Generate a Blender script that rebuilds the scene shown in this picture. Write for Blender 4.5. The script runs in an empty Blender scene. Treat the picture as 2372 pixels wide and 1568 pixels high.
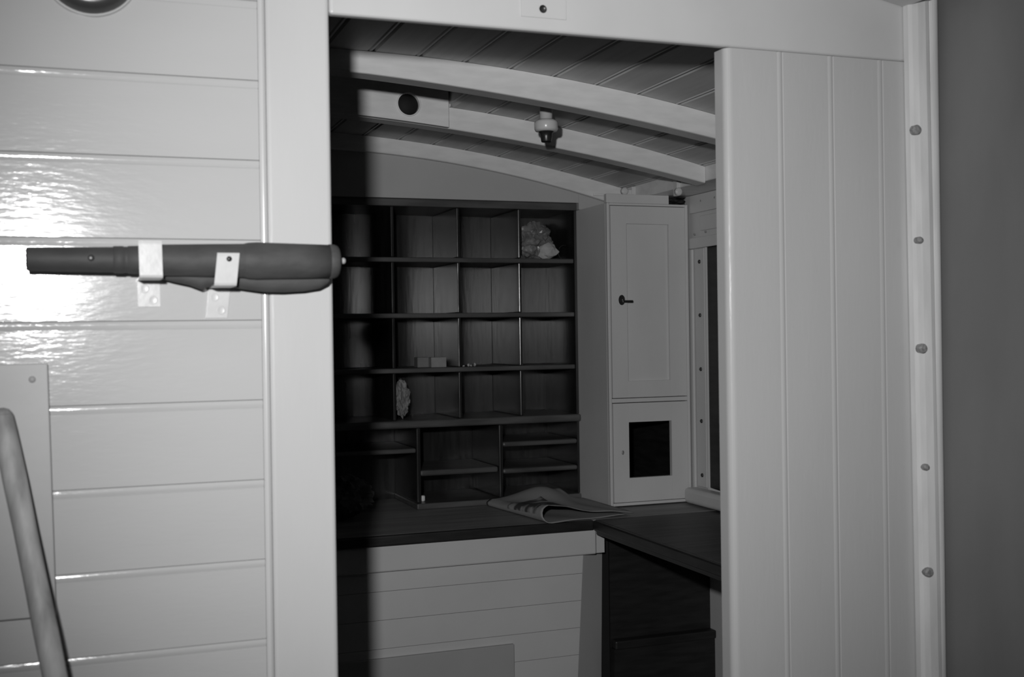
import bpy, bmesh, math, random
from mathutils import Matrix, Vector, noise

# ------------------------------------------------------------------ camera, light, exposure
C = bpy.context.scene.collection
SC = bpy.context.scene
YAW, PITCH, ROLL = (math.radians(a) for a in (20.265, -0.179, -0.8186))
fwd = Vector((math.sin(YAW)*math.cos(PITCH), math.cos(YAW)*math.cos(PITCH), math.sin(PITCH)))
rgt = Vector((math.cos(YAW), -math.sin(YAW), 0)); upv = rgt.cross(fwd)
r2 = rgt*math.cos(ROLL) + upv*math.sin(ROLL); u2 = -rgt*math.sin(ROLL) + upv*math.cos(ROLL)
cd = bpy.data.cameras.new('camera'); cam = bpy.data.objects.new('camera', cd); C.objects.link(cam)
m = Matrix.Identity(4)
for i in range(3):
    m[i][0], m[i][1], m[i][2] = r2[i], u2[i], -fwd[i]
m[2][3] = 1.35
cam.matrix_world = m
cd.sensor_width = 36; cd.lens = 2700/2372*36; cd.clip_start = 0.02
cd.dof.use_dof = True; cd.dof.focus_distance = 2.75; cd.dof.aperture_fstop = 6.3
SC.camera = cam

w = bpy.data.worlds.new('world'); SC.world = w; w.use_nodes = True
w.node_tree.nodes['Background'].inputs[0].default_value = (0.01, 0.01, 0.01, 1)
w.node_tree.nodes['Background'].inputs[1].default_value = 0.2

# the photographer's flash gun, held above and to the left of the lens
fl = bpy.data.lights.new('flash', 'SPOT'); flo = bpy.data.objects.new('flash', fl); C.objects.link(flo)
fpos = Vector((0, 0, 1.35)) - rgt*0.124 + Vector((0, 0, 0.185))
faim = (fwd + rgt*0.07 + Vector((0, 0, -0.05))).normalized()
flo.location = fpos; flo.rotation_euler = faim.to_track_quat('-Z', 'Y').to_euler()
fl.energy = 118; fl.spot_size = math.radians(70); fl.spot_blend = 1.0; fl.shadow_soft_size = 0.028

SC.view_settings.view_transform = 'Standard'; SC.view_settings.look = 'None'
SC.view_settings.gamma = 1; SC.view_settings.use_curve_mapping = False
SC.view_settings.exposure = 0.0

# ------------------------------------------------------------------ materials
def mat(name, base, rough=0.4, var=0.0, vscale=(8, 8, 8), bump=0.0, bscale=(30, 30, 30), coat=0.0,
        metal=0.0, alpha=1.0, spec=0.5, dark=None, seed=0, detail=4.0):
    M = bpy.data.materials.new(name); M.use_nodes = True
    nt = M.node_tree; N = nt.nodes; L = nt.links; b = N['Principled BSDF']
    b.inputs['Roughness'].default_value = rough; b.inputs['Metallic'].default_value = metal
    b.inputs['Coat Weight'].default_value = coat; b.inputs['Coat Roughness'].default_value = 0.12
    b.inputs['Alpha'].default_value = alpha; b.inputs['Specular IOR Level'].default_value = spec
    tc = N.new('ShaderNodeTexCoord')
    def noi(scale, det=detail, off=0):
        mp = N.new('ShaderNodeMapping'); mp.inputs['Scale'].default_value = scale
        mp.inputs['Location'].default_value = (off, off*1.7, off*.6)
        L.new(tc.outputs['Object'], mp.inputs['Vector'])
        n = N.new('ShaderNodeTexNoise'); n.inputs['Scale'].default_value = 1; n.inputs['Detail'].default_value = det
        L.new(mp.outputs['Vector'], n.inputs['Vector']); return n
    lo = dark if dark is not None else base*(1-var)
    hi = base*(1+var)
    n = noi(vscale, off=seed)
    cr = N.new('ShaderNodeValToRGB'); cr.color_ramp.elements[0].position = 0.35; cr.color_ramp.elements[1].position = 0.65
    cr.color_ramp.elements[0].color = (lo, lo, lo, 1); cr.color_ramp.elements[1].color = (hi, hi, hi, 1)
    L.new(n.outputs['Fac'], cr.inputs['Fac']); L.new(cr.outputs['Color'], b.inputs['Base Color'])
    if bump:
        n2 = noi(bscale, off=seed+3); bp = N.new('ShaderNodeBump')
        bp.inputs['Strength'].default_value = bump; bp.inputs['Distance'].default_value = 0.002
        L.new(n2.outputs['Fac'], bp.inputs['Height']); L.new(bp.outputs['Normal'], b.inputs['Normal'])
    return M

PAINT_H = mat('white_gloss_paint_brushed_along', 0.54, 0.13, 0.02, (3, 3, 9), 0.15, (45, 45, 190), spec=0.55)
PAINT_V = mat('white_gloss_paint_brushed_up', 0.60, 0.20, 0.02, (9, 3, 3), 0.10, (150, 22, 24), spec=0.5)
PAINT_V2 = mat('white_gloss_paint_on_right_boards', 0.53, 0.20, 0.02, (9, 3, 3), 0.12, (150, 22, 24), spec=0.5)
PAINT = mat('white_paint', 0.60, 0.38, 0.03, (6, 6, 6), 0.08, (60, 60, 60), spec=0.4)
PAINT_IN = mat('inner_white_paint', 0.56, 0.42, 0.03, (5, 5, 5), 0.10, (40, 60, 60), spec=0.35)
WALLP = mat('flat_wall_paint', 0.46, 0.55, 0.03, (5, 5, 5), 0.08, (40, 60, 60), spec=0.25)
BEAMP = mat('beam_paint', 0.74, 0.45, 0.05, (14, 30, 60), 0.15, (10, 60, 60), spec=0.3)
PLANKP = mat('plank_paint', 0.54, 0.5, 0.06, (60, 4, 30), 0.15, (90, 6, 60), spec=0.3)
CABP = mat('cabinet_paint', 0.62, 0.42, 0.03, (8, 8, 4), 0.08, (60, 60, 30), spec=0.35)
GREYW = mat('grey_smooth_wall', 0.20, 0.42, 0.12, (2, 5, 2), 0.06, (20, 20, 10), spec=0.4)
GREYP = mat('grey_panel_paint', 0.47, 0.45, 0.03, (6, 6, 6), 0.1, (40, 40, 60), spec=0.35)
GREYP2 = mat('grey_locker_paint', 0.40, 0.5, 0.03, (6, 6, 6), 0.08, (40, 40, 60), spec=0.3)
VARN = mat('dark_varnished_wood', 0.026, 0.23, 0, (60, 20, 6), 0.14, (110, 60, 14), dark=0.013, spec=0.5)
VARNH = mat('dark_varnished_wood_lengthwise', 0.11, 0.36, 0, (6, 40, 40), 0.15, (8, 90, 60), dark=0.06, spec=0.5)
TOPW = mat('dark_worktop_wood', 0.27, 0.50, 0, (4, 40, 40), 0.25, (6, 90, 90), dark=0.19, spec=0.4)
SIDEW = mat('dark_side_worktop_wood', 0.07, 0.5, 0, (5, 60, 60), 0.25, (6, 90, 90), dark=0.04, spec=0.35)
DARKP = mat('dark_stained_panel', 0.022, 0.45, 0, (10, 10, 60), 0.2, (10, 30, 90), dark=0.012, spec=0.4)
BLACK = mat('black_void_shade', 0.006, 0.8, 0.2)  # black stands in for shade in the hole, the gap and the cabinet inside
METAL = mat('dark_metal', 0.06, 0.35, 0.2, (60, 60, 60), metal=0.6)
DMET = mat('dark_brass_ring', 0.055, 0.28, 0.1, (40, 40, 40), spec=0.6)
LEATH = mat('dark_leather', 0.070, 0.62, 0.12, (30, 30, 60), 0.25, (90, 150, 150), spec=0.3)
LEATH2 = mat('dark_leather_tube', 0.060, 0.60, 0.10, (30, 30, 60), 0.2, (90, 150, 150), spec=0.3)
BOLT = mat('rusty_bolt', 0.28, 0.5, 0.3, (200, 200, 200), 0.2, (200, 200, 200))
STRIPP = mat('strip_paint', 0.74, 0.30, 0.08, (40, 40, 6), 0.15, (90, 90, 10), spec=0.45)
CLIPP = mat('clip_paint', 0.60, 0.30, 0.03, (60, 60, 60), 0.1, (90, 90, 90), spec=0.4)
PORC = mat('white_porcelain', 0.62, 0.25, 0.02, spec=0.5)
POLEW = mat('weathered_pole_wood', 0.50, 0.55, 0, (40, 40, 9), 0.25, (120, 120, 10), dark=0.26, spec=0.3)
PAPER = mat('pale_paper', 0.42, 0.7, 0.12, (40, 40, 40), 0.1, (60, 60, 60), spec=0.2)
PAPER2 = mat('dim_wrapping_paper', 0.22, 0.6, 0.2, (30, 30, 30), 0.1, (60, 60, 60), spec=0.3)
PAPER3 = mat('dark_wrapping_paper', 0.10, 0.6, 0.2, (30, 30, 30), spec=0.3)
CARD = mat('pale_card', 0.26, 0.6, 0.05, (60, 60, 60))
CARD2 = mat('dim_card', 0.17, 0.6, 0.05, (60, 60, 60))
WHITE = mat('white_scrap', 0.75, 0.6, 0.02)
PLASTIC = mat('clear_crumpled_plastic', 0.22, 0.18, 0.35, (30, 30, 30), spec=0.8, alpha=0.85)
GAPDARK = mat('dark_gap_fill', 0.012, 0.8, 0.3, (60, 60, 60))  # near black, colours in the shade of the gap over the cabinet
GLASSM = mat('dark_glass', 0.01, 0.08, 0, spec=0.6)
FLOORM = mat('worn_floor_boards', 0.12, 0.5, 0.2, (6, 30, 6))

def newsprint():
    M = mat('newsprint', 0.22, 0.75, 0.05, spec=0.2)
    nt = M.node_tree; N = nt.nodes; L = nt.links; b = N['Principled BSDF']
    tc = N.new('ShaderNodeTexCoord')
    def mp(scale):
        q = N.new('ShaderNodeMapping'); q.inputs['Scale'].default_value = scale
        L.new(tc.outputs['UV'], q.inputs['Vector']); return q
    wv = N.new('ShaderNodeTexWave'); wv.bands_direction = 'Y'; wv.inputs['Scale'].default_value = 1
    wv.inputs['Distortion'].default_value = 0.6
    L.new(mp((1, 26, 1)).outputs[0], wv.inputs['Vector'])
    n1 = N.new('ShaderNodeTexNoise'); n1.inputs['Scale'].default_value = 1; n1.inputs['Detail'].default_value = 2
    L.new(mp((7, 6, 1)).outputs[0], n1.inputs['Vector'])
    r1 = N.new('ShaderNodeValToRGB'); r1.color_ramp.elements[0].position = .50; r1.color_ramp.elements[1].position = .60
    r1.color_ramp.elements[0].color = (.07, .07, .07, 1); r1.color_ramp.elements[1].color = (.36, .36, .36, 1)
    L.new(n1.outputs['Fac'], r1.inputs['Fac'])
    r2_ = N.new('ShaderNodeValToRGB'); r2_.color_ramp.elements[0].position = .3; r2_.color_ramp.elements[1].position = .7
    r2_.color_ramp.elements[0].color = (.27, .27, .27, 1); r2_.color_ramp.elements[1].color = (.38, .38, .38, 1)
    L.new(wv.outputs['Fac'], r2_.inputs['Fac'])
    # printed picture block near the fold of the upper page
    sep = N.new('ShaderNodeSeparateXYZ'); L.new(tc.outputs['UV'], sep.inputs[0])
    def band(o, lo, hi):
        a = N.new('ShaderNodeMath'); a.operation = 'GREATER_THAN'; a.inputs[1].default_value = lo; L.new(o, a.inputs[0])
        c = N.new('ShaderNodeMath'); c.operation = 'LESS_THAN'; c.inputs[1].default_value = hi; L.new(o, c.inputs[0])
        d = N.new('ShaderNodeMath'); d.operation = 'MULTIPLY'; L.new(a.outputs[0], d.inputs[0]); L.new(c.outputs[0], d.inputs[1]); return d
    d = N.new('ShaderNodeMath'); d.operation = 'MULTIPLY'
    L.new(band(sep.outputs[0], .49, .70).outputs[0], d.inputs[0]); L.new(band(sep.outputs[1], .10, .62).outputs[0], d.inputs[1])
    mx = N.new('ShaderNodeMixRGB'); L.new(d.outputs[0], mx.inputs[0]); L.new(r2_.outputs[0], mx.inputs[1]); L.new(r1.outputs[0], mx.inputs[2])
    L.new(mx.outputs[0], b.inputs['Base Color'])
    return M
NEWS = newsprint()

# ------------------------------------------------------------------ helpers
def obj(name, bm, material, parent=None, smooth=False):
    me = bpy.data.meshes.new(name); bm.normal_update(); bm.to_mesh(me); bm.free()
    o = bpy.data.objects.new(name, me); C.objects.link(o)
    if material: me.materials.append(material)
    if smooth:
        for p in me.polygons: p.use_smooth = True
    if parent: o.parent = parent
    return o
def tag(o, label, cat, group=None):
    o['label'] = label; o['category'] = cat
    if group: o['group'] = group
    return o
def struct(o):
    o['kind'] = 'structure'; return o
def empty(name, loc=(0, 0, 0)):
    e = bpy.data.objects.new(name, None); C.objects.link(e); e.location = loc; e.empty_display_size = .05
    return e
def thing(name, label, cat, group=None):
    return tag(empty(name), label, cat, group)
def abox(bm, x0, x1, y0, y1, z0, z1):
    vs = [bm.verts.new((x, y, z)) for z in (z0, z1) for y in (y0, y1) for x in (x0, x1)]
    for f in ((0, 2, 3, 1), (4, 5, 7, 6), (0, 1, 5, 4), (2, 6, 7, 3), (0, 4, 6, 2), (1, 3, 7, 5)):
        bm.faces.new([vs[i] for i in f])
    return vs
def bev(bm, w, seg=2):
    if w: bmesh.ops.bevel(bm, geom=list(bm.edges), offset=w, segments=seg, affect='EDGES', profile=.5)
def box(name, x0, x1, y0, y1, z0, z1, material, parent=None, b=0.0, seg=2):
    bm = bmesh.new(); abox(bm, x0, x1, y0, y1, z0, z1); bev(bm, b, seg)
    return obj(name, bm, material, parent)
def prism(name, pts, axis, a0, a1, material, parent=None, smooth=False):
    """closed 2D outline pts extruded along axis; pts are the two other coordinates in xyz order"""
    bm = bmesh.new()
    def P(p, a):
        return {'x': (a, p[0], p[1]), 'y': (p[0], a, p[1]), 'z': (p[0], p[1], a)}[axis]
    A = [bm.verts.new(P(p, a0)) for p in pts]; B = [bm.verts.new(P(p, a1)) for p in pts]
    n = len(pts)
    for i in range(n): bm.faces.new((A[i], A[(i+1) % n], B[(i+1) % n], B[i]))
    bm.faces.new(A[::-1]); bm.faces.new(B)
    bmesh.ops.recalc_face_normals(bm, faces=bm.faces)
    return obj(name, bm, material, parent, smooth)
def frame_of(d):
    d = Vector(d).normalized(); a = Vector((0, 0, 1)) if abs(d.z) < .9 else Vector((1, 0, 0))
    u = d.cross(a).normalized(); return d, u, d.cross(u)
def lathe_bm(bm, origin, axis, prof, n=32, squash=1.0, smooth=True):
    """prof: (distance along axis, radius) pairs"""
    o = Vector(origin); d, u, v = frame_of(axis); rings = []
    for t, r in prof:
        if r <= 1e-6: rings.append([bm.verts.new(o+d*t)])
        else: rings.append([bm.verts.new(o+d*t+(u*math.cos(2*math.pi*i/n)+v*math.sin(2*math.pi*i/n)*squash)*r) for i in range(n)])
    fs = []
    for a, b in zip(rings, rings[1:]):
        if len(a) == 1 and len(b) == 1: continue
        for i in range(n):
            j = (i+1) % n
            if len(a) == 1: fs.append(bm.faces.new((a[0], b[i], b[j])))
            elif len(b) == 1: fs.append(bm.faces.new((a[i], b[0], a[j])))
            else: fs.append(bm.faces.new((a[i], b[i], b[j], a[j])))
    bmesh.ops.recalc_face_normals(bm, faces=fs)
def lathe(name, origin, axis, prof, material, parent=None, n=32, squash=1.0, smooth=True):
    bm = bmesh.new(); lathe_bm(bm, origin, axis, prof, n, squash)
    o = obj(name, bm, material, parent, smooth)
    return o
def tube(name, pts, r, material, parent=None, n=8):
    bm = bmesh.new(); rings = []
    pts = [Vector(p) for p in pts]
    for i, p in enumerate(pts):
        d = pts[min(i+1, len(pts)-1)]-pts[max(i-1, 0)]
        _, u, v = frame_of(d)
        rings.append([bm.verts.new(p+(u*math.cos(2*math.pi*k/n)+v*math.sin(2*math.pi*k/n))*r) for k in range(n)])
    for a, b in zip(rings, rings[1:]):
        for k in range(n): bm.faces.new((a[k], a[(k+1) % n], b[(k+1) % n], b[k]))
    bm.faces.new(rings[0][::-1]); bm.faces.new(rings[-1])
    bmesh.ops.recalc_face_normals(bm, faces=bm.faces)
    return obj(name, bm, material, parent, True)
def holed_plate(name, x0, x1, zbot, ztop, y0, y1, hx, hz, hr, material, parent=None, n=32):
    """vertical plate facing -Y with a round hole right through it; zbot/ztop give z for x"""
    bm = bmesh.new(); F = []; K = []
    ang = [2*math.pi*i/n for i in range(n)]
    for y, store in ((y0, F), (y1, K)):
        inner = [bm.verts.new((hx+hr*math.cos(a), y, hz+hr*math.sin(a))) for a in ang]; outer = []
        for a in ang:
            c, s = math.cos(a), math.sin(a); ts = []
            if c > 1e-6: ts.append((x1-hx)/c)
            if c < -1e-6: ts.append((x0-hx)/c)
            t = min(ts) if ts else 9
            x = hx+t*c; z = hz+t*s
            if z > ztop(x) or z < zbot(x):
                z = ztop(x) if s > 0 else zbot(x)
                tt = (z-hz)/s; x = hx+tt*c; z = ztop(x) if s > 0 else zbot(x)
            outer.append([x, z])
        for cx in (x0, x1):
            for zf in (zbot, ztop):
                k = min(range(n), key=lambda i: (outer[i][0]-cx)**2+(outer[i][1]-zf(cx))**2); outer[k] = [cx, zf(cx)]
        store += [inner, [bm.verts.new((p[0], y, p[1])) for p in outer]]
    for i in range(n):
        j = (i+1) % n
        bm.faces.new((F[0][i], F[0][j], F[1][j], F[1][i])); bm.faces.new((K[0][i], K[1][i], K[1][j], K[0][j]))
        bm.faces.new((F[0][i], K[0][i], K[0][j], F[0][j])); bm.faces.new((F[1][i], F[1][j], K[1][j], K[1][i]))
    bmesh.ops.recalc_face_normals(bm, faces=bm.faces)
    return obj(name, bm, material, parent)
def crumple(name, centre, size, material, seed, amp=.35, sub=4, base=None, flat=True, freq=2.2):
    bm = bmesh.new(); bmesh.ops.create_icosphere(bm, subdivisions=sub, radius=1)
    off = Vector((seed*3.1, seed*1.7, seed*.9))
    for v in bm.verts:
        p = v.co.normalized()
        k = 1 + amp*(abs(noise.noise(p*freq+off))*-1.6+.35) + amp*.5*abs(noise.noise(p*freq*2.3+off*2)) + amp*.25*noise.noise(p*freq*5+off)
        q = p*k
        v.co = Vector((q.x*size[0], q.y*size[1], q.z*size[2]))
    mz = min(v.co.z for v in bm.verts)
    for v in bm.verts:
        v.co += Vector(centre)
        if base is not None: v.co.z += base - centre[2] - mz
    return obj(name, bm, material, None, not flat)

# ------------------------------------------------------------------ setting: front room and partition
YW = 1.65                                   # face of the boarded partition
PITCH_B = 0.1115                            # board pitch
wl = struct(box('wall_front_left', -1.3, 0.245, 1.669, 1.686, 0, 2.02, PAINT_H))
def board_profile(zt, zb):
    """beaded board in section (y, z): bead at the top edge, small quirk, flat face"""
    pts = [(YW+.018, zt), (YW+.0016, zt)]
    for i in range(7):
        a = math.pi*i/6
        pts.append((YW+.0009-.0011*math.sin(a), zt-.0004-.0096*(i/6)))
    pts += [(YW+.0014, zt-.0105), (YW, zt-.0114), (YW, zb+.0012), (YW+.0008, zb+.0005), (YW+.018, zb+.0005)]
    return pts
z = 1.71+3*PITCH_B
while z > 0.05:
    prism('board', board_profile(z, z-PITCH_B), 'x', -1.28, 0.2365, PAINT_H, wl)
    z -= PITCH_B
prism('bead', [(.2372, YW+.02)]+[(.2372+.0095*i/8, YW+.0016-.0026*math.sin(math.pi*i/8)) for i in range(9)]+[(.2467, YW+.02)], 'z', 0, 2.02, PAINT_V, wl)
box('door_stile', .2475, .338, YW-.001, 1.686, 0, 2.02, PAINT_V, wl, b=.006, seg=3)

struct(box('trim_1', .3385, 1.409, YW, 1.668, 1.812, 2.02, PAINT, b=.005, seg=3))     # header over the opening
wr = struct(box('wall_front_right', 1.00, 1.42, 1.669, 1.686, 0, 1.811, PAINT_V2))
def vboard(x0, x1, first=False):
    if first:
        pts = [(x1, 1.668), (x0+.002, 1.686), (x0, 1.684)]
        pts = [(x1-.0006, 1.668), (1.0, 1.668), (1.0, 1.686), (x0+.001, 1.686), (x0, 1.685)]
        for i in range(7):
            a = math.pi/2*i/6; pts.append((x0+.012-.012*math.cos(a), YW+.012-.012*math.sin(a)))
        pts += [(x1-.0012, YW), (x1-.0006, YW+.0008)]
    else:
        pts = [(x0, YW+.018), (x0, YW+.0016)]
        for i in range(7):
            a = math.pi*i/6; pts.append((x0+.0004+.0096*(i/6), YW+.0009-.0011*math.sin(a)))
        pts += [(x0+.0105, YW+.0014), (x0+.0114, YW), (x1-.0012, YW), (x1-.0005, YW+.0008), (x1-.0005, YW+.018)]
    prism('board', pts, 'z', 0, 1.8105, PAINT_V2, wr)
vboard(.9845, 1.082, True); vboard(1.082, 1.181); vboard(1.181, 1.2816); vboard(1.2816, 1.375)

# vertical batten with bolts, bead and the smooth side wall
t2 = struct(prism('trim_2', [(1.339, YW-.002), (1.339, YW-.014), (1.343, YW-.020), (1.352, YW-.024), (1.366, YW-.026), (1.3745, YW-.024), (1.377, YW-.019), (1.3775, YW-.002)], 'z', 0, 2.02, STRIPP))
t2.rotation_euler.y = math.radians(-.5)
t2.location.x = .012
for zz, s in ((1.678, 1), (1.49, .7), (1.305, 1), (1.102, .7), (.922, 1)):
    xx = 1.358 - .0087*(zz-1.35)
    lathe('bolt_head', (xx-.012, YW-.0235, zz), (0, -1, 0), [(-.006, .0085*s), (.0035, .0085*s), (.0065, .0062*s), (.0075, 0)], BOLT, t2, n=6+6, smooth=False)
prism('trim_3', [(1.384+.013*math.cos(a), YW-.012-.010*math.sin(a)) for a in [math.pi*i/10 for i in range(11)]]+[(1.371, YW-.001), (1.397, YW-.001)], 'z', 0, 2.02, STRIPP, None, False)['kind'] = 'structure'
struct(box('wall_right', 1.4005, 1.43, -1.2, 1.648, 0, 2.02, GREYW))
struct(box('wall_left', -1.34, -1.30, -1.2, 1.686, 0, 2.02, PAINT))
struct(box('wall_back', -1.3, 1.43, -1.24, -1.2, 0, 2.02, PAINT))
struct(box('floor', -1.34, 1.95, -1.24, 3.65, -.04, 0, FLOORM))
struct(box('ceiling', -1.34, 1.45, -1.24, 1.686, 2.02, 2.05, PAINT))

# ------------------------------------------------------------------ setting: inner room
XR = 1.7145; XS = 1.584; YB = 3.30
def zc(x):
    d = x-.47; return 1.934+.002*d-.113*d*d
inner_c = struct(box('ceiling_inner', -.75, 1.76, 1.69, 3.66, 2.035, 2.05, PLANKP))
x = -.74
while x < XS+.10:
    x1 = x+.1005
    g = .0022
    cut = x1 < .87
    for ya, yb_ in (((1.69, 2.387), (2.766, 3.60)) if cut else ((1.69, 3.60),)): prism('plank', [(x+g, zc(x)+.006), (x+g+.004, zc(x+.004)), (x1-.011, zc(x1-.011)), (x1-.0085, zc(x1)+.003), (x1-.006, zc(x1)), (x1-.001, zc(x1)+.001), (x1, zc(x1)+.005), (x1, zc(x1)+.022), (x+g, zc(x)+.022)],
          'y', ya, yb_, PLANKP, inner_c)
    x = x1
struct(box('wall_inner_left', -.78, -.74, 1.688, 3.66, 0, 2.02, PAINT_IN))
struct(box('wall_inner_back', -.74, 1.80, 3.60, 3.65, 0, 2.02, PAINT_IN))
wb = prism('wall_over_shelves', [(-.72, 1.752), (1.436, 1.752)]+[(1.436-i*2.156/24, zc(1.436-i*2.156/24)-.001) for i in range(25)], 'y', 3.2825, YB+.03, WALLP)
box('wall_end', 1.4365, 1.64, 3.2825, 3.33, 1.7315, 1.806, WALLP, wb)
struct(wb); wb.name = 'wall_inner_front'

# side wall of the inner room with its window, opening from y 2.15 to 3.003
def swall(name, y0, y1, z0, z1, parent, x0=XR): return box(name, x0, XR+.04, y0, y1, z0, z1, CABP, parent)
ws = struct(box('wall_inner_right', XR, XR+.04, 1.688, 3.60, 0, .86, PAINT_IN))
swall('upper_panel', 1.69, 3.60, 1.60, 1.83, ws); swall('end_panel', 3.003, 3.60, .861, 1.599, ws); swall('end_panel', 1.69, 2.15, .861, 1.599, ws)
box('frieze_board', XR-.008, XR-.0005, 1.70, 3.079, 1.703, 1.756, CABP, ws, b=.002)
box('header_board', XR-.010, XR-.0005, 1.70, 3.079, 1.598, 1.630, CABP, ws, b=.002)
for yy0, yy1 in ((2.62, 3.022), (2.16, 2.56)):
    box('header_panel', XR-.005, XR-.0005, yy0, yy1, 1.648, 1.692, CABP, ws, b=.002)
for yy, zz in ((3.01, 1.735), (2.93, 1.735), (3.05, 1.64), (2.985, 1.642)):
    lathe('screw', (XR-.0075, yy, zz), (-1, 0, 0), [(-.002, .0032), (.0015, .003), (.002, 0)], BOLT, ws, n=10)
jb = box('window_jamb_board', XR-.004, XR-.0005, 3.0035, 3.060, .893, 1.597, CABP, ws, b=.002)
for zz in (1.5576, 1.40, 1.241, 1.088, .9285):
    lathe('bolt_head', (XR-.004, 3.029, zz), (-1, 0, 0), [(-.003, .006), (.002, .006), (.004, .004), (.0045, 0)], METAL, jb, n=10)
box('corner_bead', XR-.010, XR-.0005, 3.064, 3.079, .861, 1.597, CABP, ws, b=.003)
sl = struct(box('trim_4', XR-.05, XR-.001, 2.14, 3.062, .8465, .892, CABP, b=.012, seg=4))      # window sill
win = empty('window_1'); struct(win)
box('frame_stile', XR+.006, XR+.038, 2.940, 3.0025, .8935, 1.5985, DARKP, win, b=.002)
box('frame_stile', XR+.006, XR+.038, 2.151, 2.20, .8935, 1.5985, DARKP, win, b=.002)
box('frame_rail', XR+.006, XR+.038, 2.201, 2.939, 1.545, 1.5985, VARN, win, b=.002)
box('frame_rail', XR+.006, XR+.038, 2.201, 2.939, .8935, .93, VARN, win, b=.002)
box('glazing_bead', XR+.002, XR+.012, 2.928, 2.9395, .931, 1.544, VARN, win, b=.003)
box('glazing_bead', XR+.004, XR+.014, 2.905, 2.916, .931, 1.544, VARN, win, b=.003)
box('pane', XR+.020, XR+.024, 2.201, 2.9395, .931, 1.544, GLASSM, win)

# deck edge stringer along the right side
struct(box('trim_5', XS, XR+.04, 1.69, 3.295, 1.757, 1.806, BEAMP, b=.003))

# ------------------------------------------------------------------ deck beams
def beam(y0, cb, label, x1=XS-.001, x0=-.70, top_gap=.0005, dep=.055):
    xs = [x0+(x1-x0)*i/40 for i in range(41)]
    def zb(x):
        d = x-.47
        if d < .05: return zc(x)-.0445+(cb[0]-1.8905 if abs(cb[0]-1.8905) > .01 else 0)
        return cb[0]+cb[1]*d+cb[2]*d*d
    bm = bmesh.new(); y1 = y0+dep; b = .004; R = []
    for xx in xs:
        zt = zc(xx)-top_gap; q = zb(xx)
        R.append([bm.verts.new((xx, yy, zz)) for yy, zz in ((y0, zt), (y0, q+b), (y0+b*.3, q+b*.3), (y0+b, q), (y1-b, q), (y1, q+b), (y1, zt))])
    n = 7
    for a, c in zip(R, R[1:]):
        for i in range(n): bm.faces.new((a[i], a[(i+1) % n], c[(i+1) % n], c[i]))
    bm.faces.new(R[0][::-1]); bm.faces.new(R[-1]); bmesh.ops.recalc_face_normals(bm, faces=bm.faces)
    o = obj('deck_beam', bm, BEAMP)
    return tag(o, label, 'beam', 'curved deck beams of the inner room')
beam(2.332, (1.8921, -.0512, -.0693), 'white curved deck beam just inside the doorway, first under the planks')
beam(2.766, (1.8916, -.0427, -.0747), 'white curved deck beam behind the hanging lampholder')
b3 = beam(3.262, (1.8818, .0353, -.1472), 'white curved deck beam against the wall over the pigeonholes', dep=.02)
box('batten', 1.475, 1.56, 3.256, 3.2615, 1.772, 1.781, BEAMP, b3, b=.001).rotation_euler.y = 0
# beam of the front room, its end showing over the batten
bm = bmesh.new(); xs = [-1.28+i*(1.338+1.28)/30 for i in range(31)]; R = []
for xx in xs:
    q = 1.989-.112*(xx-.47)**2
    R.append([bm.verts.new(p) for p in ((xx, 1.585, 2.019), (xx, 1.585, q), (xx, 1.648, q), (xx, 1.648, 2.019))])
for a, c in zip(R, R[1:]):
    for i in range(4): bm.faces.new((a[i], a[(i+1) % 4], c[(i+1) % 4], c[i]))
bm.faces.new(R[0][::-1]); bm.faces.new(R[-1]); bmesh.ops.recalc_face_normals(bm, faces=bm.faces)
tag(obj('deck_beam', bm, PAINT), 'white curved deck beam on the near side of the doorway header', 'beam')

# block with a round hole between the first two beams
BY = 2.750
vb = thing('ventilation_board', 'white board with a dark round hole over the second deck beam', 'board')
def b2(x):
    d = x-.47
    return 1.8916-.0427*d-.0747*d*d+.0006 if d > .05 else zc(x)-.0438
holed_plate('board_body', .30, .8576, b2, lambda x: 2.03, BY, 2.7655, .756, 1.916, .0272, BEAMP, vb, n=48)
lathe('hole_lining', (.756, BY-.0005, 1.916), (0, 1, 0), [(0, .0305), (-.003, .0295), (-.003, .0275), (.002, .0266), (.0150, .0266)], BEAMP, vb)
lathe('hole_back', (.756, BY+.0155, 1.916), (0, 1, 0), [(0, 0), (.0, .0266), (-.004, .0266), (-.004, 0)], BLACK, vb)
hc = struct(box('trim_6', .8625, .875, 2.388, 2.7655, 1.925, 2.03, BEAMP))
# lampholder
lp = thing('lampholder', 'white porcelain lampholder with a dark bulb socket hanging from the planks', 'lamp')
LX, LY = 1.035, 2.55
lathe('ceiling_rose', (LX, LY, zc(LX)+.004), (0, 0, -1), [(0, 0), (0, .019), (.006, .019), (.012, .0155), (.045, .0145), (.047, 0)], PAINT_IN, lp)
lathe('porcelain_ring', (LX, LY, 1.8575), (0, 0, -1), [(0, 0), (.001, .019), (.006, .027), (.010, .0285), (.024, .0280), (.0285, .0255), (.030, .016), (.0295, 0)], PORC, lp)
lathe('socket', (LX, LY, 1.829), (0, 0, -1), [(0, .0185), (.004, .0165), (.005, .0145), (.014, .0138), (.024, .0122), (.0255, .0115), (.0245, .0100), (.010, .0095), (.010, 0)], METAL, lp)

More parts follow.
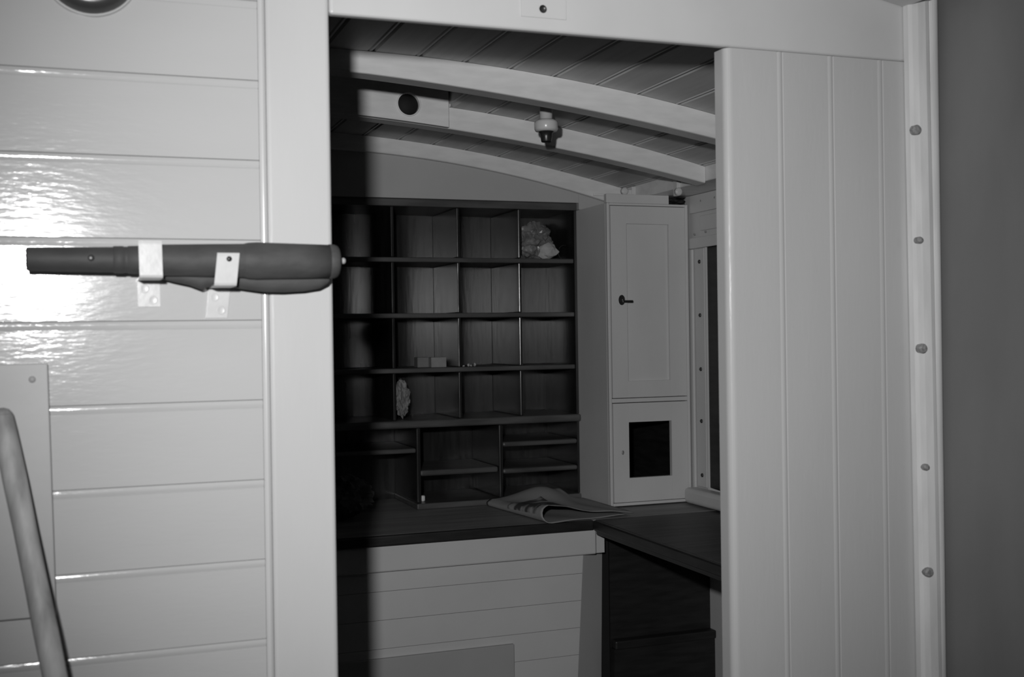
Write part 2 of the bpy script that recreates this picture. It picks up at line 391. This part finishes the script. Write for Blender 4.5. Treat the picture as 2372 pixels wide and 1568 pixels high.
# little fittings at the beam ends
for i, (px, py, pz, lab) in enumerate(((1.560, 3.185, 1.772, 'small white cable clip at the end of the beam above the cabinet'),
                                       (1.560, 2.905, 1.7425, 'small white cable clip hanging below the deck stringer'))):
    t = thing('cable_clip', lab, 'clip', 'cable clips below the deck edge')
    if i == 0:
        box('clip_foot', px+.010, px+.0235, py, py+.03, pz-.012, pz+.022, PORC, t, b=.001)
        lathe('clip_saddle', (px-.012, py+.012, pz+.008), (0, -1, 0), [(0, 0), (0, .011), (.010, .011), (.012, .008), (.012, 0)], PORC, t)
        box('clip_strap', px-.004, px+.0115, py+.004, py+.014, pz-.008, pz+.012, PORC, t, b=.001)
    else:
        box('clip_foot', px+.012, px+.0235, py, py+.022, pz-.008, pz+.036, PORC, t, b=.001)
        lathe('clip_saddle', (px+.014, py, pz+.002), (0, -1, 0), [(0, 0), (0, .011), (.009, .011), (.011, .007), (.011, 0)], PORC, t)

# ------------------------------------------------------------------ pigeonhole shelves
YS, YSB = 3.300, 3.552
sh = thing('pigeonhole_shelf', 'dark varnished wooden pigeonhole rack standing on the worktop', 'shelf')
xc = [-.147, .053, .253, .453, .653, .852, 1.053, 1.2475]
zr = [1.575, 1.411, 1.250]
ZT = .8425
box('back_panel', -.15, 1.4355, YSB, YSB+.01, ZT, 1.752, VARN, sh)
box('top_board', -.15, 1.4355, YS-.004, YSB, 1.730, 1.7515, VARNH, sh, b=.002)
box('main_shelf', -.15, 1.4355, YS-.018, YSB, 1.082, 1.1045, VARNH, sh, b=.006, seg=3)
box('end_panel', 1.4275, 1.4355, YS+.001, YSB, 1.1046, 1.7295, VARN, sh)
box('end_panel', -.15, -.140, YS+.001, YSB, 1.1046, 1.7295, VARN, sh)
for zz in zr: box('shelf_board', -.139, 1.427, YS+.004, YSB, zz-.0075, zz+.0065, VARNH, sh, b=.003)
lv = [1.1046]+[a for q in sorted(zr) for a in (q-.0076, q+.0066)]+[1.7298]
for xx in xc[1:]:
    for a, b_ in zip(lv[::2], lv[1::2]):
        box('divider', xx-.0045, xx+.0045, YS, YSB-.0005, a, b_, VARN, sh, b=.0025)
# lower compartments
box('end_panel', 1.4285, 1.4355, YS+.001, YSB, ZT+.018, 1.0818, VARN, sh)
for xx in (.921, 1.177): box('lower_divider', xx-.0065, xx+.0065, YS-.004, YSB, ZT+.018, 1.0818, VARN, sh, b=.004)
box('plinth_board', .912, 1.4355, YS-.012, YSB, ZT, ZT+.0175, VARNH, sh, b=.004)
box('lower_shelf', -.139, .914, YS-.002, YSB, 1.008, 1.022, VARNH, sh, b=.005)
box('lower_shelf', .928, 1.170, YS+.004, YSB, .938, .955, VARNH, sh, b=.005)
box('lower_shelf', 1.184, 1.428, YS-.002, YSB, 1.013, 1.028, VARNH, sh, b=.006)
box('lower_shelf', 1.184, 1.428, YS-.002, YSB, .932, .947, VARNH, sh, b=.006)

# ------------------------------------------------------------------ corner cabinet
cb = thing('corner_cabinet', 'tall narrow white painted cabinet beside the pigeonholes, lower door pane missing', 'cabinet')
X0, X1, YC = 1.4365, XR-.0125, 3.080
YD = YC-.002
box('side_panel', X0, X0+.010, YC+.014, 3.55, .846, 1.730, CABP, cb)
box('side_panel', X1-.010, X1, YC+.014, 3.55, .846, 1.730, CABP, cb)
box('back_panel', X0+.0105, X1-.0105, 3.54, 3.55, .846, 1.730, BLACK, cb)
box('top_panel', X0+.0105, X1-.0105, YC+.015, 3.539, 1.722, 1.730, CABP, cb)
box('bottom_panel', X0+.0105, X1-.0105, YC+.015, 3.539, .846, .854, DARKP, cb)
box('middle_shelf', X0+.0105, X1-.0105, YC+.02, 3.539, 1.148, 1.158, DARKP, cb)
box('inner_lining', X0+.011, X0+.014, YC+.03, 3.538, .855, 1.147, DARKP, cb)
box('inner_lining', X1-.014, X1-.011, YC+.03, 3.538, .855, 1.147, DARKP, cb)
box('face_stile', X0, X0+.0085, YC, YC+.0135, .846, 1.730, CABP, cb, b=.0015)
box('face_stile', X1-.0095, X1, YC, YC+.0135, .846, 1.730, CABP, cb, b=.0015)
for a, b_ in ((.846, .8545), (1.1475, 1.1595), (1.7235, 1.730)):
    box('face_rail', X0+.009, X1-.010, YC, YC+.0135, a, b_, CABP, cb, b=.001)
box('frieze', X0, 1.640, YC+.002, YC+.02, 1.7305, 1.7565, CABP, cb, b=.001)
dx0, dx1 = X0+.0105, X1-.0115
up = box('door', dx0+.048, dx1-.053, YC+.009, YC+.0125, 1.20, 1.68, CABP, cb); up['label'] = 'upper panelled cabinet door'
for a in ((dx0, dx0+.0505, 1.1615, 1.7215), (dx1-.0545, dx1, 1.1615, 1.7215)): box('door_stile', a[0], a[1], YD, YC+.0125, a[2], a[3], CABP, up, b=.0005)
for a in ((1.1615, 1.210), (1.670, 1.7215)): box('door_rail', dx0+.0506, dx1-.0546, YD, YC+.0125, a[0], a[1], CABP, up, b=.0005)
lx, lz = 1.479, 1.443
lathe('latch_plate', (lx, YD, lz+.004), (0, -1, 0), [(0, .010), (.002, .010), (.003, .006), (.010, .005), (.012, 0)], METAL, up, n=16, squash=1.5)
box('latch_lever', lx-.004, lx+.030, YD-.016, YD-.010, lz-.004, lz+.003, METAL, up, b=.0015)
lo = empty('door'); lo.parent = cb; lo['label'] = 'lower cabinet door with an empty square opening'
for a in ((dx0, 1.497), (1.637, dx1)): box('door_stile', a[0], a[1], YD, YC+.0125, .8565, 1.1455, CABP, lo, b=.0004)
for a in ((.8565, .9265), (1.0895, 1.1455)): box('door_rail', 1.4971, 1.6369, YD, YC+.0125, a[0], a[1], CABP, lo, b=.0004)
lathe('keyhole', (1.476, YD, 1.002), (0, -1, 0), [(-.001, .004), (.0006, .004), (.0008, 0)], BOLT, lo, n=12, squash=1.6)

gap_fill = crumple('dark_gap_fill', (1.672, 3.118, 1.742), (.034, .03, .0105), GAPDARK, 5, .5, 3, base=1.7305, freq=2.5)  # added black lump that darkens the open gap over the cabinet
tag(gap_fill, 'black crumpled filler standing in for the dark gap on top of the white cabinet', 'gap_fill')

# ------------------------------------------------------------------ worktops and desk front
wt = thing('worktop', 'long dark wooden worktop under the pigeonholes with newspaper on it', 'worktop')
box('top_board', -.735, XR-.0135, 2.914, 3.5985, .8165, .842, TOPW, wt, b=.0015)
box('nosing', -.735, 1.3005, 2.898, 2.9135, .8155, .8425, DARKP, wt, b=.004, seg=3)
st = thing('side_worktop', 'dark wooden side worktop below the window, meeting the long worktop at a corner', 'worktop')
box('nosing', 1.296, 1.309, 1.70, 2.897, .8165, .8425, DARKP, st, b=.004, seg=3)
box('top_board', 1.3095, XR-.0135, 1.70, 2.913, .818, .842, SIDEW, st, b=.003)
box('edge_moulding', 1.306, 1.318, 1.70, 2.899, .803, .8175, DARKP, st, b=.003)
db = thing('desk_front', 'white boarded desk front under the long worktop, with a grey access panel', 'desk')
box('top_rail', -.735, 1.3135, 2.912, 2.945, .747, .8155, PAINT_IN, db, b=.005, seg=3)
zz = .7465; k = 0
edge = lambda z: 1.2817-.062*(.745-z)
first = True
while zz > .02:
    zb_ = max(zz-(.0525 if first else .0738), .002); first = False
    bm = bmesh.new(); vs = abox(bm, -.735, 1, 2.930, 2.944, zb_+.0005, zz-.0003)
    for v in vs:
        if v.co.x > .9: v.co.x = edge(v.co.z)-.0005
    bev(bm, .0009, 2); obj('board', bm, PAINT_IN, db); zz = zb_
bm = bmesh.new()                            # splayed corner post
lo_ = [(edge(.002), 2.930), (1.366, 2.930+.0619*(1.366-edge(.002))/(1.366-edge(.746))), (1.366, 3.05), (edge(.002), 3.05)]
hi_ = [(edge(.746), 2.930), (1.366, 2.9919), (1.366, 3.05), (edge(.746), 3.05)]
A = [bm.verts.new((p[0], p[1], .002)) for p in lo_]; B = [bm.verts.new((p[0], p[1], .746)) for p in hi_]
for i in range(4): bm.faces.new((A[i], A[(i+1) % 4], B[(i+1) % 4], B[i]))
bm.faces.new(A[::-1]); bm.faces.new(B); bmesh.ops.recalc_face_normals(bm, faces=bm.faces)
obj('corner_post', bm, PAINT_IN, db)
box('post_cap', 1.318, 1.345, 2.93, 3.03, .7465, .8155, PAINT_IN, db)
box('access_panel', .42, 1.0715, 2.918, 2.9295, .08, .5245, GREYP2, db, b=.0015)
kp = thing('kneehole_panel', 'dark stained panel with a low ledge closing the space under the side worktop', 'panel')
box('panel_board', 1.392, XR-.001, 3.00, 3.02, .03, .815, DARKP, kp)
box('ledge', 1.392, XR-.001, 2.965, 2.9995, .462, .486, DARKP, kp, b=.004)
box('lower_board', 1.392, XR-.001, 2.975, 2.9995, .03, .461, DARKP, kp)
box('gap_shade_strip', 1.368, 1.391, 3.005, 3.02, .03, .815, BLACK, kp)  # black strip put in for the shaded gap beside the corner post

# ------------------------------------------------------------------ things on the worktop and in the pigeonholes
def make_news():
    bm = bmesh.new(); uvl = bm.loops.layers.uv.new('UVMap'); NS, NT = 60, 26; G = []
    for j in range(NT+1):
        t = j/NT; row = []
        rr = .0205-.013*min(t*1.3, 1)
        for i in range(NS+1):
            s = i/NS
            zf = .0015
            xl = 1.172-.045*t
            if s < .44:
                f = 1-s/.44; x = xl+.245*f; z_ = zf+.002*math.sin(f*5+t*4)**2; y0 = 2.893+.045*f; y1 = 3.270
            elif s < .54:
                a = math.pi*(s-.44)/.10; x = xl-math.sin(a)*rr*.9; z_ = zf+rr*(1-math.cos(a)); y0 = 2.893+.05*(s-.44)/.10*.6; y1 = 3.272
            else:
                f = (s-.54)/.46; x = xl+.262*f+.030*t*f; y0 = 2.923-.0*f+.02*math.sin(f*3.1); y1 = 3.272-.03*f
                z_ = zf+2*rr*(1-f)**1.5+.004+.004*f
                z_ += .046*math.exp(-((t-.86)/.30)**2-((f-.50)/.26)**2)
                z_ += .012*math.exp(-((t-.95)/.12)**2-((f-.72)/.05)**2)
                z_ += .006*math.sin(f*9+t*7)*math.sin(math.pi*f)*.6
                z_ += .010*math.exp(-((t-.3)/.2)**2-((f-.28)/.12)**2)
            y = y0+(y1-y0)*t
            row.append((bm.verts.new((x, y, .8425+max(z_, .0008))), (s, t)))
        G.append(row)
    for j in range(NT):
        for i in range(NS):
            q = [G[j][i], G[j][i+1], G[j+1][i+1], G[j+1][i]]
            f = bm.faces.new([a[0] for a in q])
            for lp_, a in zip(f.loops, q): lp_[uvl].uv = a[1]
    o = obj('newspaper', bm, NEWS, None, True)
    md = o.modifiers.new('thickness', 'SOLIDIFY'); md.thickness = .0012; md.offset = 0
    return tag(o, 'folded crumpled newspaper lying on the dark worktop', 'newspaper')
make_news()

bag = crumple('plastic_bag', (1.332, 3.41, 1.63), (.056, .040, .050), PLASTIC, 11, .5, 4, base=1.5825, freq=1.9)
tag(bag, 'crumpled clear plastic bag in the top pigeonhole next to the cabinet', 'bag')
card = crumple('paper_lump', (1.357, 3.338, 1.60), (.031, .013, .023), PAPER, 9, .5, 2, base=1.5822, freq=1.2)
tag(card, 'pale rounded lump of paper beside the plastic bag in a pigeonhole', 'paper')
pts = [(1.412+.020*math.cos(a)*1.0, 3.345, 1.604+.022*math.sin(a)) for a in [math.radians(70+i*10) for i in range(24)]]
tag(tube('wire_loop', pts, .0008, METAL), 'thin dark wire loop in the corner of the top pigeonhole next to the cabinet', 'wire')
pap = crumple('crumpled_paper', (.886, 3.345, 1.15), (.020, .026, .047), PAPER2, 8, .5, 4, base=1.105, freq=2.0)
tag(pap, 'crumpled grey paper standing against a divider on the main shelf', 'paper')
bx = thing('card_box', 'small pale card box in a pigeonhole, lighter front', 'box')
box('box_body', .973, 1.020, 3.330, 3.36, 1.2568, 1.2865, CARD, bx, b=.0008)
box('box_flap', .9745, 1.0185, 3.3285, 3.3298, 1.2575, 1.2855, CARD, bx)
bx2 = thing('card_box', 'small dull card box beside the lighter box in the same pigeonhole', 'box')
box('box_body', .940, .977, 3.363, 3.40, 1.2568, 1.2865, CARD2, bx2, b=.0008)
box('box_flap', .9415, .9755, 3.3615, 3.3628, 1.2575, 1.2855, CARD2, bx2)
for i, (xx, hh) in enumerate(((1.072, .004), (1.087, .007), (1.095, .005), (1.107, .008))):
    s = crumple('paper_scrap', (xx, 3.325, 1.262), (.0035, .004, hh*.6), PAPER, 20+i, .4, 2, base=1.2568)
    tag(s, 'tiny pale scrap beside a divider in a pigeonhole next to the card boxes', 'scrap', 'scraps in the pigeonhole')
s = lathe('white_knob', (.942, 3.335, ZT+.018), (0, 0, 1), [(0, 0), (0, .0055), (.003, .0072), (.014, .0072), (.017, .0055), (.0175, 0)], WHITE, None, n=14)
tag(s, 'small bright white knob standing in the lower middle compartment', 'knob')
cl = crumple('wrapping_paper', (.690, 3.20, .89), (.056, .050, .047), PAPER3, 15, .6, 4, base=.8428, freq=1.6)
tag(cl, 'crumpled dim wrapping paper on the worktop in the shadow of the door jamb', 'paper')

# ------------------------------------------------------------------ things on the boarded wall
# telescope in its two clips
TY, TZ = 1.607, 1.4555
ts = thing('telescope', 'dark leather covered telescope lying in two white wall clips', 'telescope')
lathe('draw_tube', (-.065, TY, TZ), (1, 0, 0), [(0, 0), (0, .0145), (.003, .0155), (.06, .0162), (.105, .0166)], LEATH2, ts, n=40)
lathe('ferrule', (.040, TY, TZ), (1, 0, 0), [(0, .0166), (.0008, .0178), (.0125, .0180), (.0135, .0172), (.018, .0172), (.019, .0182), (.033, .0186)], LEATH2, ts, n=40)
lathe('main_tube', (.073, TY, TZ), (1, 0, 0), [(0, .0186), (.012, .0194), (.03, .0207), (.09, .0222), (.122, .0228), (.133, .0231), (.1345, .0231)], LEATH, ts, n=40)
lathe('sunshade', (.2075, TY, TZ), (1, 0, 0), [(0, .0231), (.006, .0246), (.018, .0254), (.04, .0248), (.08, .0240), (.116, .0232), (.1165, .0200)], LEATH, ts, n=40)
cp = lathe('lens_cap', (.3235, TY, TZ), (1, 0, 0), [(0, .0236), (.001, .0240), (.007, .0236), (.0115, .0220), (.014, .0185), (.015, 0)], LEATH, ts, n=40)
lathe('knob', (.338, TY, TZ+.001), (1, 0, 0), [(0, .002), (.003, .002), (.0045, .0042), (.007, .0045), (.009, .003), (.0095, 0)], GREYP2, cp, n=16)
bm = bmesh.new(); R_ = []
prof = [(.102, .4, .002), (.118, .8, .006), (.136, 1, .010), (.152, 1, .0165), (.160, 1, .0130), (.172, .9, .0120), (.19, .9, .0125), (.21, 1, .016), (.235, 1, .0195), (.262, 1, .0200), (.290, 1, .0185), (.312, .9, .0150), (.324, .6, .009), (.328, .3, .004)]
for px_, wd, dr in prof:
    zt_ = TZ-.012; zb2 = TZ-.0225-dr; row = []
    for q in range(12):
        a_ = 2*math.pi*q/12; zz_ = (zt_+zb2)/2+(zt_-zb2)/2*math.cos(a_)
        row.append(bm.verts.new((px_+.0006*math.sin(q*2.1+px_*90), TY+.014+.0085*wd*math.sin(a_)+.0015*math.sin(px_*70), zz_)))
    R_.append(row)
for a_, c_ in zip(R_, R_[1:]):
    for q in range(12): bm.faces.new((a_[q], a_[(q+1) % 12], c_[(q+1) % 12], c_[q]))
bm.faces.new(R_[0][::-1]); bm.faces.new(R_[-1]); bmesh.ops.recalc_face_normals(bm, faces=bm.faces)
obj('loose_sleeve', bm, LEATH, ts, True)['label'] = 'loose fold of the dark cover hanging under the tube'
lathe('focus_screw', (.013, TY-.0158, TZ+.001), (0, -1, 0), [(0, .004), (.0012, .004), (.0018, .0028), (.0018, 0)], METAL, ts, n=14)

def clip(x0, x1, ztop, zlip, zplate, lean, label, hole):
    t = thing('wall_clip', label, 'clip', 'wall clips holding the telescope')
    yb = YW-.0002; R_ = .0245; th = .0022
    # J-shaped strap in section (y, z): up the wall, under the tube, up in front
    cy, cz = TY, TZ
    outer = [(yb, zplate), (yb-th, zplate), (yb-th, zlip-.001)]
    fy = TY-R_-.004
    o_ = [(yb-th, zlip), (fy+.004, zlip), (fy+.001, zlip+.001), (fy, zlip+.004), (fy, ztop-.003), (fy+.001, ztop)]
    i_ = [(fy+th, ztop), (fy+th, zlip+.0045), (fy+th+.002, zlip+th), (yb, zlip+th)]
    o = prism('strap', [(yb, zplate), (yb-th, zplate)]+o_+i_, 'x', x0, x1, CLIPP, t)
    if hole is None:
        pass
    bmx = bmesh.new(); bmx.from_mesh(o.data)
    bmesh.ops.bevel(bmx, geom=[e for e in bmx.edges if abs(e.verts[0].co.x-e.verts[1].co.x) > .01 and max(abs(e.verts[0].co.z-ztop), 0) < .004], offset=.0008, segments=2, affect='EDGES')
    for v in bmx.verts: v.co.x += lean*(v.co.z-zlip)
    bmx.to_mesh(o.data); bmx.free()
    if hole: lathe('hole', (hole[0], fy-.0002, hole[1]), (0, -1, 0), [(-.001, .0036), (.0004, .0036), (.0004, 0)], METAL, o, n=16)
    for sx, sz in ((.30, .70), (.66, .26)):
        zz_ = zplate+(zlip-zplate)*sz
        lathe('screw', (x0+(x1-x0)*sx+lean*(zz_-zlip), yb-th, zz_), (0, -1, 0), [(-.0005, .0062), (.0003, .0061), (.0005, .0055), (.0003, .0045), (.0003, 0)], CLIPP, t, n=20)
    return t
clip(.0715, .1005, 1.4785, 1.430, 1.395, -.02, 'white wall clip round the narrow middle of the telescope', None)
clip(.1650, .1940, 1.4640, 1.420, 1.379, .11, 'white wall clip with a drilled hole at the thick end of the telescope', (.1850, 1.4560))

# round fitting near the top of the wall
rf = thing('bulkhead_lamp', 'dark round metal fitting high on the white boarded wall', 'fitting')
rc = (.0175, YW, 1.8445)
lathe('flange', rc, (0, -1, 0), [(.0005, 0), (.0005, .0635), (.004, .0630), (.006, .0600), (.006, 0)], PAINT, rf, n=48)
lathe('ring', rc, (0, -1, 0), [(.0062, .0605), (.014, .0600), (.022, .0550), (.026, .0460), (.024, .0360), (.016, .0320), (.0062, .0320)], DMET, rf, n=48)
lathe('lens', rc, (0, -1, 0), [(.0062, .0315), (.014, .0300), (.020, .0220), (.024, .010), (.025, 0)], GREYP, rf, n=40)

# grey board, leaning pole, catch plate
gp = thing('grey_board', 'grey painted board screwed to the white boarded wall behind the wooden pole', 'board')
bm = bmesh.new(); abox(bm, -.21, -.0390, YW-.0125, YW-.0006, .991, 1.3215); bev(bm, .0015, 2)
for v in bm.verts: v.co.x += -.018*(v.co.z-1.15)
obj('board_panel', bm, GREYP, gp)
for xx, zz in ((-.061, 1.301), (-.055, 1.012)):
    lathe('screw', (xx, YW-.0125, zz), (0, -1, 0), [(-.001, .0045), (.0006, .0045), (.0009, 0)], GREYP2, gp, n=16)
a = Vector((-.0985, 1.621, 1.266)); b_ = Vector((.140, 1.30, .002)); d = b_-a
pl = thing('wooden_pole', 'weathered round wooden pole leaning against the grey board', 'pole')
ln = d.length
lathe('shaft', a, d, [(.012, .0135)]+[(.03+(ln-.03)*i/20, .0142+.0005*math.sin(i*1.9)) for i in range(20)]+[(ln, .0144), (ln, 0)], POLEW, pl, n=28)
lathe('rounded_tip', a, d, [(0, 0), (.001, .005), (.004, .010), (.0085, .0128), (.0118, .0135)], POLEW, pl, n=28)
cpz = thing('catch_plate', 'small white painted catch plate with a dark hole on the doorway header', 'plate')
holed_plate('plate', .631, .7045, lambda x: 1.832, lambda x: 1.866, YW-.0022, YW-.0004, .6665, 1.8455, .0062, PAINT, cpz, n=32)
lathe('socket_cup', (.6665, YW-.0009, 1.8455), (0, -1, 0), [(-.0003, 0), (0, .0060), (.0010, .0061)], METAL, cpz, n=24)
